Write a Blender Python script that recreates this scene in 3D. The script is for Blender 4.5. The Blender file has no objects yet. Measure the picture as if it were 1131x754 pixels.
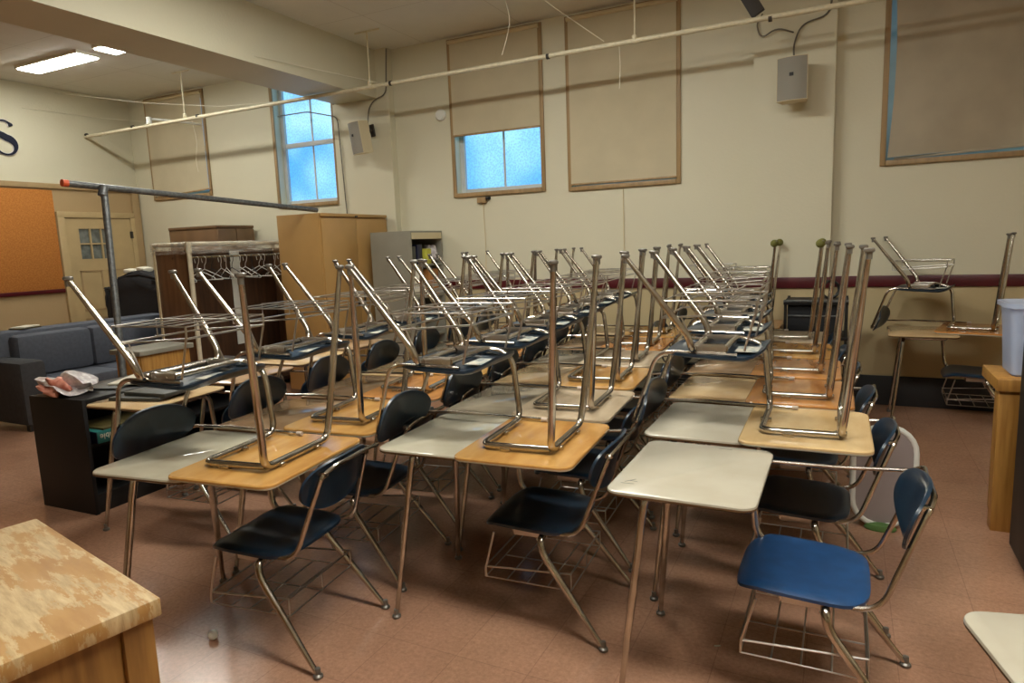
import bpy, bmesh, math, random
from mathutils import Vector, Matrix
random.seed(7)
PI = math.pi
scene = bpy.context.scene
COL = scene.collection

# ------------------------------------------------------------------ materials
def nt(name):
    m = bpy.data.materials.new(name); m.use_nodes = True
    t = m.node_tree; b = t.nodes['Principled BSDF']
    return m, t, b
def lin(c):
    return tuple(((x / 255) / 12.92 if x / 255 <= .04045 else ((x / 255 + .055) / 1.055) ** 2.4) for x in c)
def mat(name, col, rough=.5, metal=0, var=.0, scale=6, bump=0, bscale=60, col2=None, spec=None, stretch=None, detail=4, trans=0, emit=None, estr=0, lo=.35, hi=.65, coat=0):
    m, t, b = nt(name)
    b.inputs['Roughness'].default_value = rough
    b.inputs['Metallic'].default_value = metal
    if spec is not None: b.inputs['Specular IOR Level'].default_value = spec
    if trans: b.inputs['Transmission Weight'].default_value = trans
    if coat: b.inputs['Coat Weight'].default_value = coat
    if emit:
        b.inputs['Emission Color'].default_value = (*emit, 1); b.inputs['Emission Strength'].default_value = estr
    tc = t.nodes.new('ShaderNodeTexCoord'); mp = t.nodes.new('ShaderNodeMapping')
    t.links.new(tc.outputs['Object'], mp.inputs['Vector'])
    if stretch: mp.inputs['Scale'].default_value = stretch
    if col2 is None and var > 0: col2 = tuple(x * (1 - var) for x in col)
    if col2 is not None:
        n = t.nodes.new('ShaderNodeTexNoise'); n.inputs['Scale'].default_value = scale; n.inputs['Detail'].default_value = detail
        r = t.nodes.new('ShaderNodeValToRGB')
        r.color_ramp.elements[0].position = lo; r.color_ramp.elements[1].position = hi
        r.color_ramp.elements[0].color = (*col2, 1); r.color_ramp.elements[1].color = (*col, 1)
        t.links.new(mp.outputs[0], n.inputs['Vector']); t.links.new(n.outputs['Fac'], r.inputs[0]); t.links.new(r.outputs[0], b.inputs['Base Color'])
    else: b.inputs['Base Color'].default_value = (*col, 1)
    if bump:
        n2 = t.nodes.new('ShaderNodeTexNoise'); n2.inputs['Scale'].default_value = bscale
        bp = t.nodes.new('ShaderNodeBump'); bp.inputs['Strength'].default_value = bump; bp.inputs['Distance'].default_value = .004
        t.links.new(mp.outputs[0], n2.inputs['Vector']); t.links.new(n2.outputs['Fac'], bp.inputs['Height']); t.links.new(bp.outputs[0], b.inputs['Normal'])
    return m

CAMP = [739.85263, -0.46202, 0.14551, -0.03786, 0.69515, -2.03129, 1.57538]
M = {}
M['chrome'] = mat('chrome', (.58, .545, .49), .2, 1, col2=(.40, .36, .31), scale=9)
M['wire'] = mat('wire', (.50, .47, .43), .28, 1)
M['glide'] = mat('glide', (.20, .185, .16), .4, .6)
M['navy'] = mat('navy', (.011, .029, .052), .28, col2=(.008, .020, .038), scale=14, bump=.08, bscale=300)
M['navy_lit'] = mat('navy_lit', (.014, .060, .165), .33, col2=(.010, .044, .125), scale=14, bump=.08, bscale=300)  # same navy plastic, colour brightened to stand for light on the aisle seat
M['cap'] = mat('cap', lin((190, 175, 160)), .6)
M['sticker'] = mat('sticker', lin((196, 190, 172)), .7, col2=lin((120, 130, 130)), scale=25)
M['ball_green'] = mat('ball_green', lin((104, 102, 48)), .9, bump=.4, bscale=500)
M['black_rod'] = mat('black_rod', (.01, .01, .01), .4)

def top_mat(name, c, c2, rough=.16):
    return mat(name, lin(c), rough, col2=lin(c2), scale=5, detail=6, lo=.3, hi=.6, stretch=(1, 1, 1), spec=.85)
M['top_cream'] = top_mat('top_cream', (178, 171, 154), (170, 162, 144), .2)
M['top_white'] = top_mat('top_white', (196, 189, 168), (180, 172, 150), .09)
M['top_grey'] = top_mat('top_grey', (166, 155, 134), (142, 130, 110), .07)
M['top_tan'] = top_mat('top_tan', (198, 170, 128), (182, 150, 108), .12)
M['top_brown'] = top_mat('top_brown', (168, 138, 106), (148, 116, 84), .12)
def backing(name, c, c2):
    return mat(name, lin(c), .13, col2=lin(c2), scale=3.2, detail=8, stretch=(3.2, 1, 1), lo=.32, hi=.6)
M['back_orange'] = backing('back_orange', (194, 148, 84), (166, 116, 58))
M['back_pale'] = backing('back_pale', (204, 174, 126), (188, 154, 104))
M['back_brown'] = backing('back_brown', (190, 132, 74), (160, 104, 54))
M['back_grey'] = backing('back_grey', (188, 168, 140), (166, 146, 118))
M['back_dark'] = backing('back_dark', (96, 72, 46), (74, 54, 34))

def wall_mat(name, c, split_z=None, c_low=None, noise=.06):
    m, t, b = nt(name)
    b.inputs['Roughness'].default_value = .55
    g = t.nodes.new('ShaderNodeNewGeometry'); n = t.nodes.new('ShaderNodeTexNoise'); n.inputs['Scale'].default_value = 1.1; n.inputs['Detail'].default_value = 6
    t.links.new(g.outputs['Position'], n.inputs['Vector'])
    mx = t.nodes.new('ShaderNodeMix'); mx.data_type = 'RGBA'
    mx.inputs[6].default_value = (*[x * (1 - noise) for x in c], 1); mx.inputs[7].default_value = (*[min(1, x * (1 + noise)) for x in c], 1)
    t.links.new(n.outputs['Fac'], mx.inputs[0]); out = mx.outputs[2]
    if split_z is not None:
        s = t.nodes.new('ShaderNodeSeparateXYZ'); t.links.new(g.outputs['Position'], s.inputs[0])
        lt = t.nodes.new('ShaderNodeMath'); lt.operation = 'LESS_THAN'; lt.inputs[1].default_value = split_z
        t.links.new(s.outputs[2], lt.inputs[0])
        m2 = t.nodes.new('ShaderNodeMix'); m2.data_type = 'RGBA'
        t.links.new(lt.outputs[0], m2.inputs[0]); t.links.new(out, m2.inputs[6]); m2.inputs[7].default_value = (*c_low, 1); out = m2.outputs[2]
    t.links.new(out, b.inputs['Base Color'])
    n2 = t.nodes.new('ShaderNodeTexNoise'); n2.inputs['Scale'].default_value = 45
    bp = t.nodes.new('ShaderNodeBump'); bp.inputs['Strength'].default_value = .12; bp.inputs['Distance'].default_value = .01
    t.links.new(g.outputs['Position'], n2.inputs['Vector']); t.links.new(n2.outputs['Fac'], bp.inputs['Height']); t.links.new(bp.outputs[0], b.inputs['Normal'])
    return m
CREAM = lin((210, 204, 179))
M['wall'] = wall_mat('wall', CREAM, 1.12, lin((190, 172, 132)))  # below the rail: same paint, with shade put into a darker colour
M['wall_left'] = wall_mat('wall_left', CREAM, 2.55, lin((178, 152, 112)))
M['beam'] = wall_mat('beam', CREAM)
M['tan_trim'] = mat('tan_trim', lin((172, 146, 106)), .5, var=.1)
M['maroon'] = mat('maroon', lin((84, 18, 26)), .4, var=.2)
M['black_base'] = mat('black_base', (.012, .012, .013), .5)

def tile_mat(name, c1, c2, grout, size, mort, rough, speck=.0, grain=0.0):
    m, t, b = nt(name)
    g = t.nodes.new('ShaderNodeNewGeometry')
    br = t.nodes.new('ShaderNodeTexBrick'); br.offset = 0; br.squash = 1
    br.inputs['Scale'].default_value = 1; br.inputs['Brick Width'].default_value = size; br.inputs['Row Height'].default_value = size
    br.inputs['Mortar Size'].default_value = mort; br.inputs['Mortar Smooth'].default_value = .3
    br.inputs['Color1'].default_value = (*c1, 1); br.inputs['Color2'].default_value = (*c2, 1); br.inputs['Mortar'].default_value = (*grout, 1)
    t.links.new(g.outputs['Position'], br.inputs['Vector'])
    n = t.nodes.new('ShaderNodeTexNoise'); n.inputs['Scale'].default_value = 3; n.inputs['Detail'].default_value = 9; n.inputs['Roughness'].default_value = .7
    t.links.new(g.outputs['Position'], n.inputs['Vector'])
    r = t.nodes.new('ShaderNodeValToRGB'); r.color_ramp.elements[0].position = .3; r.color_ramp.elements[1].position = .7
    r.color_ramp.elements[0].color = (1 - speck, 1 - speck, 1 - speck, 1); r.color_ramp.elements[1].color = (1, 1, 1, 1)
    t.links.new(n.outputs['Fac'], r.inputs[0])
    mu = t.nodes.new('ShaderNodeMix'); mu.data_type = 'RGBA'; mu.blend_type = 'MULTIPLY'; mu.inputs[0].default_value = 1
    t.links.new(br.outputs['Color'], mu.inputs[6]); t.links.new(r.outputs[0], mu.inputs[7])
    g2 = t.nodes.new('ShaderNodeTexNoise'); g2.inputs['Scale'].default_value = 55; g2.inputs['Detail'].default_value = 5; g2.inputs['Roughness'].default_value = .75
    t.links.new(g.outputs['Position'], g2.inputs['Vector'])
    r2 = t.nodes.new('ShaderNodeValToRGB'); r2.color_ramp.elements[0].position = .32; r2.color_ramp.elements[1].position = .66
    q = 1 - grain; r2.color_ramp.elements[0].color = (q, q, q * .97, 1); r2.color_ramp.elements[1].color = (1, 1, 1, 1)
    t.links.new(g2.outputs['Fac'], r2.inputs[0])
    mu2 = t.nodes.new('ShaderNodeMix'); mu2.data_type = 'RGBA'; mu2.blend_type = 'MULTIPLY'; mu2.inputs[0].default_value = 1
    t.links.new(mu.outputs[2], mu2.inputs[6]); t.links.new(r2.outputs[0], mu2.inputs[7]); t.links.new(mu2.outputs[2], b.inputs['Base Color'])
    rr = t.nodes.new('ShaderNodeMapRange'); rr.inputs[3].default_value = rough - .06; rr.inputs[4].default_value = rough + .12
    t.links.new(n.outputs['Fac'], rr.inputs[0]); t.links.new(rr.outputs[0], b.inputs['Roughness'])
    return m
M['floor'] = tile_mat('floor', lin((192, 146, 118)), lin((188, 142, 115)), lin((170, 128, 104)), .305, .0022, .17, .18, .30)
M['ceiling'] = tile_mat('ceiling', lin((230, 228, 220)), lin((227, 225, 216)), lin((200, 196, 184)), 1.22, .004, .7, .06)

def glass_window():
    m, t, b = nt('window_glass')
    tc = t.nodes.new('ShaderNodeNewGeometry')
    v = t.nodes.new('ShaderNodeTexVoronoi'); v.inputs['Scale'].default_value = 46
    t.links.new(tc.outputs['Position'], v.inputs['Vector'])
    n = t.nodes.new('ShaderNodeTexNoise'); n.inputs['Scale'].default_value = 1.6; n.inputs['Detail'].default_value = 1
    t.links.new(tc.outputs['Position'], n.inputs['Vector'])
    r = t.nodes.new('ShaderNodeValToRGB'); r.color_ramp.elements[0].position = .3; r.color_ramp.elements[1].position = .72
    r.color_ramp.elements[0].color = (.07, .36, .80, 1); r.color_ramp.elements[1].color = (.32, .70, 1, 1)
    t.links.new(n.outputs['Fac'], r.inputs[0])
    mr = t.nodes.new('ShaderNodeMapRange'); mr.inputs[2].default_value = .7; mr.inputs[3].default_value = .78; mr.inputs[4].default_value = 1.15
    t.links.new(v.outputs['Distance'], mr.inputs[0])
    mu = t.nodes.new('ShaderNodeMath'); mu.operation = 'MULTIPLY'; mu.inputs[1].default_value = WIN_E
    t.links.new(mr.outputs[0], mu.inputs[0])
    t.links.new(r.outputs[0], b.inputs['Emission Color']); t.links.new(mu.outputs[0], b.inputs['Emission Strength'])
    b.inputs['Base Color'].default_value = (.05, .08, .1, 1); b.inputs['Roughness'].default_value = .3
    return m
WIN_E = 1.25
M['glass'] = glass_window()
M['daylight'] = mat('daylight', (.7, .75, .8), .5, emit=(.75, .9, 1), estr=2.0)
M['tube'] = mat('tube', (.9, .9, .85), .5, emit=(.97, .965, .885), estr=38.5)
M['fixture'] = mat('fixture', lin((220, 214, 196)), .5)
M['sash'] = mat('sash', lin((196, 200, 200)), .45, var=.1)
M['wood_frame'] = mat('wood_frame', lin((168, 138, 96)), .5, var=.25, scale=20, stretch=(1, 1, .1))
M['blind'] = mat('blind', lin((196, 184, 154)), .75, var=.08, scale=3, bump=.15, bscale=8)
M['blind_dark'] = mat('blind_dark', lin((176, 164, 142)), .75, var=.12, scale=3, bump=.3, bscale=5)
M['pipe'] = mat('pipe', lin((222, 212, 182)), .45, var=.12, scale=30)
M['pipe_dark'] = mat('pipe_dark', lin((46, 40, 34)), .6)
M['cord'] = mat('cord', lin((226, 220, 200)), .7)
M['cable'] = mat('cable', lin((110, 104, 92)), .6)
M['speaker'] = mat('speaker', lin((142, 137, 126)), .65, bump=.2, bscale=400)
M['speaker_side'] = mat('speaker_side', lin((206, 192, 158)), .6)
M['dark'] = mat('dark', (.012, .011, .010), .5)
M['white_plastic'] = mat('white_plastic', lin((224, 224, 216)), .4)
M['cork'] = mat('cork', lin((196, 128, 58)), .9, col2=lin((176, 108, 42)), scale=60, bump=.3, bscale=200)
M['door_paint'] = mat('door_paint', lin((190, 166, 122)), .45, var=.08)
M['pane_grey'] = mat('pane_grey', lin((120, 126, 122)), .25, col2=lin((90, 94, 90)), scale=12)
M['letter'] = mat('letter', lin((16, 20, 44)), .35)
M['letter_edge'] = mat('letter_edge', lin((222, 216, 214)), .5)
M['tan_steel'] = mat('tan_steel', lin((172, 134, 80)), .45, var=.06)
M['grey_steel'] = mat('grey_steel', lin((140, 136, 122)), .45, var=.08)
M['brown_wood'] = mat('brown_wood', lin((112, 84, 56)), .5, var=.2, scale=8, stretch=(1, 1, .15))
M['brown_ply'] = mat('brown_ply', lin((116, 82, 54)), .45, col2=lin((92, 62, 38)), scale=10, stretch=(2, 2, .2))
M['dark_ply'] = mat('dark_ply', lin((84, 58, 40)), .5, col2=lin((60, 40, 28)), scale=10, stretch=(2, 2, .2))
M['pale_edge'] = mat('pale_edge', lin((206, 190, 152)), .5)
M['pvc'] = mat('pvc', lin((216, 206, 180)), .35, var=.1, scale=20)
M['sofa'] = mat('sofa', lin((88, 92, 102)), .85, var=.15, scale=30, bump=.3, bscale=250)
M['sofa_dark'] = mat('sofa_dark', lin((58, 58, 60)), .85, var=.2, scale=30, bump=.3, bscale=250)
M['black_wood'] = mat('black_wood', (.010, .009, .009), .5, spec=.35)
M['black_cloth'] = mat('black_cloth', (.010, .010, .012), .85, bump=.4, bscale=30)
M['paper'] = mat('paper', lin((226, 220, 200)), .7, var=.1)
M['teal'] = mat('teal', lin((44, 116, 112)), .4, var=.15)
M['blue_dark'] = mat('blue_dark', lin((26, 30, 62)), .4)
M['olive'] = mat('olive', lin((96, 84, 44)), .6, var=.3)
M['oak'] = mat('oak', lin((182, 134, 66)), .45, col2=lin((154, 108, 48)), scale=6, stretch=(6, 6, .5))
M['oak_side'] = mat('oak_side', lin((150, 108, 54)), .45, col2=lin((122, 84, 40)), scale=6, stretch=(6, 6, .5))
M['charcoal'] = mat('charcoal', lin((62, 62, 58)), .5)
M['grey_board'] = mat('grey_board', lin((150, 138, 136)), .5, var=.08)
M['green'] = mat('green', lin((84, 116, 62)), .5)
M['pole'] = mat('pole', lin((120, 122, 122)), .4, .6, var=.4, scale=40)
M['orange'] = mat('orange', lin((214, 92, 50)), .5)
M['plastic_bag'] = mat('plastic_bag', lin((226, 222, 220)), .25, col2=lin((180, 170, 172)), scale=25)
M['pink'] = mat('pink', lin((214, 150, 130)), .5, col2=lin((170, 90, 70)), scale=20)
M['purple'] = mat('purple', lin((150, 118, 140)), .8, col2=lin((190, 170, 180)), scale=120, lo=.45, hi=.55)
M['yellow'] = mat('yellow', lin((190, 186, 70)), .5)
M['red_dark'] = mat('red_dark', lin((110, 28, 34)), .6)
def bin_mat():
    m, t, b = nt('bin_plastic')
    b.inputs['Base Color'].default_value = (*lin((196, 206, 226)), 1); b.inputs['Roughness'].default_value = .3
    tr = t.nodes.new('ShaderNodeBsdfTransparent'); tr.inputs[0].default_value = (.9, .93, 1, 1)
    mx = t.nodes.new('ShaderNodeMixShader'); mx.inputs[0].default_value = .5
    t.links.new(tr.outputs[0], mx.inputs[1]); t.links.new(b.outputs[0], mx.inputs[2])
    t.links.new(mx.outputs[0], t.nodes['Material Output'].inputs[0])
    return m
M['bin'] = bin_mat()
def sheet_mat():
    m, t, b = nt('clear_sheet')
    b.inputs['Base Color'].default_value = (.8, .78, .72, 1); b.inputs['Roughness'].default_value = .12
    tr = t.nodes.new('ShaderNodeBsdfTransparent')
    n = t.nodes.new('ShaderNodeTexNoise'); n.inputs['Scale'].default_value = 7
    r = t.nodes.new('ShaderNodeMapRange'); r.inputs[1].default_value = .4; r.inputs[2].default_value = .7; r.inputs[3].default_value = .06; r.inputs[4].default_value = .4
    t.links.new(n.outputs['Fac'], r.inputs[0])
    mx = t.nodes.new('ShaderNodeMixShader'); t.links.new(r.outputs[0], mx.inputs[0])
    t.links.new(tr.outputs[0], mx.inputs[1]); t.links.new(b.outputs[0], mx.inputs[2])
    t.links.new(mx.outputs[0], t.nodes['Material Output'].inputs[0])
    return m
M['clear'] = sheet_mat()
def worn_wood():
    m, t, b = nt('worn_oak')
    tc = t.nodes.new('ShaderNodeTexCoord')
    def noise(scale, vec, detail, rough=.55, dist=0):
        mp = t.nodes.new('ShaderNodeMapping'); mp.inputs['Scale'].default_value = vec; mp.inputs['Rotation'].default_value = (0, 0, .5)
        n = t.nodes.new('ShaderNodeTexNoise'); n.inputs['Scale'].default_value = scale; n.inputs['Detail'].default_value = detail; n.inputs['Roughness'].default_value = rough; n.inputs['Distortion'].default_value = dist
        t.links.new(tc.outputs['Object'], mp.inputs['Vector']); t.links.new(mp.outputs[0], n.inputs['Vector']); return n
    def ramp(n, stops):
        r = t.nodes.new('ShaderNodeValToRGB'); e = r.color_ramp.elements
        e[0].position, e[0].color = stops[0][0], (*stops[0][1], 1); e[1].position, e[1].color = stops[-1][0], (*stops[-1][1], 1)
        for p, c in stops[1:-1]: q = e.new(p); q.color = (*c, 1)
        t.links.new(n.outputs['Fac'], r.inputs[0]); return r
    var = ramp(noise(4, (1, 5, 1), 6), [(.3, lin((146, 104, 52))), (.5, lin((160, 120, 66))), (.7, lin((170, 132, 82)))])
    bare = ramp(noise(10, (1, 7, 1), 8, .7), [(.3, lin((148, 122, 82))), (.55, lin((180, 154, 112))), (.7, lin((192, 168, 128)))])
    mask = ramp(noise(4.2, (1, 3.6, 1), 12, .72), [(.488, (0, 0, 0)), (.52, (1, 1, 1))])
    mx = t.nodes.new('ShaderNodeMix'); mx.data_type = 'RGBA'
    t.links.new(mask.outputs[0], mx.inputs[0]); t.links.new(var.outputs[0], mx.inputs[6]); t.links.new(bare.outputs[0], mx.inputs[7])
    t.links.new(mx.outputs[2], b.inputs['Base Color'])
    b.inputs['Roughness'].default_value = .5
    return m
M['worn_oak'] = worn_wood()

# ------------------------------------------------------------------ geometry helpers
def box(bm, a, b, bev=0, mi=0):
    a = Vector(a); b = Vector(b)
    g = bmesh.ops.create_cube(bm, size=1)
    c = (a + b) / 2; d = b - a
    for v in g['verts']: v.co = Vector((v.co.x * d.x, v.co.y * d.y, v.co.z * d.z)) + c
    fs = set(f for v in g['verts'] for f in v.link_faces)
    for f in fs: f.material_index = mi
    if bev:
        es = set(e for v in g['verts'] for e in v.link_edges)
        r = bmesh.ops.bevel(bm, geom=list(es), offset=bev, segments=2, affect='EDGES', profile=.5)
        for f in r['faces']: f.material_index = mi
def fillet(pts, rad, n=6):
    pts = [Vector(p) for p in pts]
    out = [pts[0]]
    for i in range(1, len(pts) - 1):
        p, a, b = pts[i], pts[i - 1], pts[i + 1]
        da = (a - p); db = (b - p); la, lb = da.length, db.length; da /= la; db /= lb
        r = rad[i] if isinstance(rad, (list, tuple)) else rad
        d = min(r, la * .48, lb * .48)
        if r <= 0: out.append(p); continue
        for k in range(n + 1):
            t = k / n
            out.append((p + da * d) * (1 - t) ** 2 + p * 2 * t * (1 - t) + (p + db * d) * t * t)
    out.append(pts[-1])
    return out
def tube(bm, pts, rad, seg=10, mi=0, closed=False):
    pts = [Vector(p) for p in pts]; n = len(pts)
    rads = rad if isinstance(rad, (list, tuple)) else [rad] * n
    rings = []; up = None
    for i, p in enumerate(pts):
        if closed: t = (pts[(i + 1) % n] - pts[i - 1])
        else: t = pts[min(i + 1, n - 1)] - pts[max(i - 1, 0)]
        if t.length < 1e-9: t = Vector((0, 0, 1))
        t.normalize()
        if up is None:
            up = t.orthogonal().normalized()
        else:
            up = (up - t * up.dot(t))
            if up.length < 1e-6: up = t.orthogonal()
            up.normalize()
        w = t.cross(up)
        rings.append([bm.verts.new(p + (up * math.cos(2 * PI * k / seg) + w * math.sin(2 * PI * k / seg)) * rads[i]) for k in range(seg)])
    m = n if closed else n - 1
    for i in range(m):
        a, b = rings[i], rings[(i + 1) % n]
        for k in range(seg):
            f = bm.faces.new((a[k], a[(k + 1) % seg], b[(k + 1) % seg], b[k])); f.material_index = mi
    if not closed:
        bm.faces.new(rings[0][::-1]).material_index = mi; bm.faces.new(rings[-1]).material_index = mi
def prism(bm, outline, levels, mi=0):
    """outline: f(inset)->list of (x,y); levels: [(z, inset, mat index of the band above)]"""
    rings = []
    for z, ins, _ in levels:
        rings.append([bm.verts.new((x, y, z)) for x, y in outline(ins)])
    n = len(rings[0])
    for i in range(len(rings) - 1):
        for k in range(n):
            f = bm.faces.new((rings[i][k], rings[i][(k + 1) % n], rings[i + 1][(k + 1) % n], rings[i + 1][k])); f.material_index = levels[i][2]
    f = bm.faces.new(rings[0][::-1]); f.material_index = levels[0][2]
    f = bm.faces.new(rings[-1]); f.material_index = levels[-1][2]
def rrect(x0, x1, y0, y1, r, n=6):
    def f(ins=0):
        a0, a1, b0, b1 = x0 + ins, x1 - ins, y0 + ins, y1 - ins; rr = max(r - ins, .001); out = []
        for cx, cy, s in ((a1 - rr, b0 + rr, -90), (a1 - rr, b1 - rr, 0), (a0 + rr, b1 - rr, 90), (a0 + rr, b0 + rr, 180)):
            for k in range(n + 1):
                a = math.radians(s + 90 * k / n); out.append((cx + rr * math.cos(a), cy + rr * math.sin(a)))
        return out
    return f
def shell(bm, P, outline, thick, nrm, rings=(.0, .3, .6, .82, .93, 1.0), na=44):
    """P(u,v)->Vector top surface, outline(angle)->(u,v) rim; nrm: thickness direction"""
    nrm = Vector(nrm); layers = []
    for off in (0, thick):
        L = []
        for r in rings:
            row = []
            for k in range(na):
                u, v = outline(2 * PI * k / na)
                row.append(bm.verts.new(P(u * r, v * r, r) + nrm * off))
                if r == 0: break
            L.append(row)
        layers.append(L)
    for s, L in enumerate(layers):
        for i in range(len(rings) - 1):
            a, b = L[i], L[i + 1]
            for k in range(na):
                k2 = (k + 1) % na
                q = [a[0], b[k], b[k2]] if len(a) == 1 else [a[k], b[k], b[k2], a[k2]]
                bm.faces.new(q if s == 0 else q[::-1])
    a, b = layers[0][-1], layers[1][-1]
    for k in range(na): bm.faces.new((a[k], b[k], b[(k + 1) % na], a[(k + 1) % na]))
def sell(n, a=1, b=1):
    def f(t):
        c, s = math.cos(t), math.sin(t)
        r = (abs(c) ** n + abs(s) ** n) ** (-1 / n)
        return c * r * a, s * r * b
    return f
def lathe(bm, prof, center=(0, 0, 0), seg=20, mi=0):
    c = Vector(center); rings = []
    for r, z in prof: rings.append([bm.verts.new(c + Vector((r * math.cos(2 * PI * k / seg), r * math.sin(2 * PI * k / seg), z))) for k in range(seg)])
    for i in range(len(rings) - 1):
        for k in range(seg): bm.faces.new((rings[i][k], rings[i][(k + 1) % seg], rings[i + 1][(k + 1) % seg], rings[i + 1][k])).material_index = mi
    bm.faces.new(rings[0][::-1]).material_index = mi; bm.faces.new(rings[-1]).material_index = mi

def obj(name, bm, mats, parent=None, smooth=35, loc=None, rot=None, **props):
    me = bpy.data.meshes.new(name)
    bmesh.ops.recalc_face_normals(bm, faces=bm.faces[:])
    bm.to_mesh(me); bm.free()
    for m in (mats if isinstance(mats, (list, tuple)) else [mats]): me.materials.append(M[m] if isinstance(m, str) else m)
    if smooth:
        for p in me.polygons: p.use_smooth = True
        me.set_sharp_from_angle(angle=math.radians(smooth))
    o = bpy.data.objects.new(name, me); COL.objects.link(o)
    if parent is not None: o.parent = parent
    if loc: o.location = loc
    if rot: o.rotation_euler = rot
    for k, v in props.items(): o[k] = v
    return o
def tag(o, label, cat, group=None, kind=None):
    o['label'] = label; o['category'] = cat
    if group: o['group'] = group
    if kind: o['kind'] = kind
    return o
def empty(name, loc, rz=0, label=None, cat=None, group=None):
    o = bpy.data.objects.new(name, None); COL.objects.link(o); o.empty_display_size = .1
    o.location = loc; o.rotation_euler = (0, 0, rz)
    if label: tag(o, label, cat, group)
    return o
def copy_tree(o, parent=None):
    c = o.copy(); COL.objects.link(c)
    if parent is not None: c.parent = parent
    for ch in list(o.children): copy_tree(ch, c)
    return c
def NB(): return bmesh.new()
def struct(name, bm, mats, parent=None, smooth=35):
    o = obj(name, bm, mats, parent, smooth)
    if parent is None: o['kind'] = 'structure'
    return o
def boxes(name, lst, mats, parent=None, bev=0, **kw):
    bm = NB()
    for a, b in lst: box(bm, a, b, bev)
    return obj(name, bm, mats, parent, **kw)

# ------------------------------------------------------------------ room
XL, XR, YF, YB, H = -8.9, 4.2, -5.2, 4.76, 3.86
bm = NB(); box(bm, (XL - .2, YF - .2, -.15), (XR + .2, YB + .4, 0)); struct('floor', bm, 'floor')
bm = NB(); box(bm, (XL - .2, YF - .2, H), (XR + .2, YB + .4, H + .15)); struct('ceiling', bm, 'ceiling')
# back wall with openings
WINS = [(-8.47, -7.33, 2.44, 3.80), (-6.02, -5.06, 2.19, 3.80), (-3.31, -2.25, 2.16, 3.80), (-1.90, -.81, 2.14, 3.80), (.99, 2.35, 2.16, 3.80)]
bm = NB()
x = XL - .2
for (a, b, z0, z1) in WINS:
    box(bm, (x, YB, 0), (a, YB + .2, H)); box(bm, (a, YB, 0), (b, YB + .2, z0)); box(bm, (a, YB, z1), (b, YB + .2, H)); x = b
box(bm, (x, YB, 0), (XR + .2, YB + .2, H))
bmesh.ops.remove_doubles(bm, verts=bm.verts, dist=1e-4)
struct('wall_back', bm, 'wall', smooth=0)
bm = NB(); box(bm, (XL - .2, YF, 0), (XL, YB, H)); struct('wall_left', bm, 'wall_left')
bm = NB(); box(bm, (XR, YF, 0), (XR + .2, YB, H)); struct('wall_right', bm, 'wall')
bm = NB(); box(bm, (XL, YF - .2, 0), (XR, YF, H)); struct('wall_front', bm, 'wall')
bm = NB(); box(bm, (-4.90, YF, 3.32), (-4.29, YB, H)); struct('ceiling_beam', bm, 'beam')
bm = NB(); box(bm, (-4.96, YB - .10, 0), (-4.12, YB, 3.32)); box(bm, (-4.29, YB - .10, 3.32), (-4.12, YB, H)); struct('wall_pillar', bm, 'wall')
bm = NB(); box(bm, (-.09, YB - .12, 0), (.58, YB, H)); struct('wall_pillar', bm, 'wall')
# rails and base
def strip(name, segs, m):
    bm = NB()
    for a, b in segs: box(bm, a, b, .006)
    struct(name, bm, m)
strip('trim_1', [((XL, YB - .02, 1.07), (-4.96, YB, 1.17)), ((-4.96, YB - .12, 1.07), (-4.12, YB - .10, 1.17)), ((-4.12, YB - .02, 1.07), (-.09, YB, 1.17)), ((-.09, YB - .14, 1.07), (.58, YB - .12, 1.17)), ((.58, YB - .14, 1.07), (.60, YB, 1.17)), ((.60, YB - .02, 1.07), (XR, YB, 1.17))], 'maroon')
strip('baseboard_back', [((XL, YB - .015, 0), (-4.96, YB, .27)), ((-4.12, YB - .015, 0), (-.09, YB, .27)), ((-.09, YB - .135, 0), (.58, YB - .12, .27)), ((.58, YB - .015, 0), (XR, YB, .27))], 'black_base')
strip('trim_2', [((XL, YF, 2.53), (XL + .03, YB, 2.60))], 'tan_trim')
strip('trim_3', [((XL, 4.63, 0), (XL + .05, YB - .02, 2.53))], 'tan_trim')
strip('baseboard_left', [((XL, YF, 0), (XL + .015, 3.52, .15))], 'black_base')

# windows
def window(i, a, b, z0, z1, full):
    yo = YB + .16
    bm = NB()
    t = .035
    box(bm, (a, yo - .06, z0), (a + t + .02, yo + .02, z1)); box(bm, (b - t, yo - .06, z0), (b, yo + .02, z1)); box(bm, (a + t + .02, yo - .05, z0), (b - t, yo + .02, z0 + .05)); box(bm, (a + t + .02, yo - .05, z1 - .04), (b - t, yo + .02, z1))
    zm = z0 + (z1 - z0) * .47
    box(bm, (a + t + .02, yo - .05, zm - .03), (b - t, yo, zm + .03))
    xm = (a + b) / 2 + .02
    box(bm, (xm - .012, yo - .03, z0 + .05), (xm + .012, yo + .01, zm - .03)); box(bm, (xm - .012, yo - .03, zm + .03), (xm + .012, yo + .01, z1 - .04))
    w = struct('window_%d' % i, bm, 'sash', smooth=0)
    bm = NB(); box(bm, (a + t, yo - .02, z0 + .03), (b - .02, yo + .008, z1 - .02)); obj('window_pane', bm, 'glass', w)
    bm = NB(); f = .045
    box(bm, (a - f, YB - .022, z0 - f), (a, YB, z1 + f * .8), .004); box(bm, (b, YB - .022, z0 - f), (b + f, YB, z1 + f * .8), .004); box(bm, (a, YB - .022, z1), (b, YB, z1 + f * .8), .004)
    box(bm, (a, YB - .03, z0 - f), (b, YB, z0), .004)
    obj('window_frame', bm, 'wood_frame', w)
    return w
for i, (a, b, z0, z1) in enumerate(WINS): window(i + 1, a, b, z0, z1, i)

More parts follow.
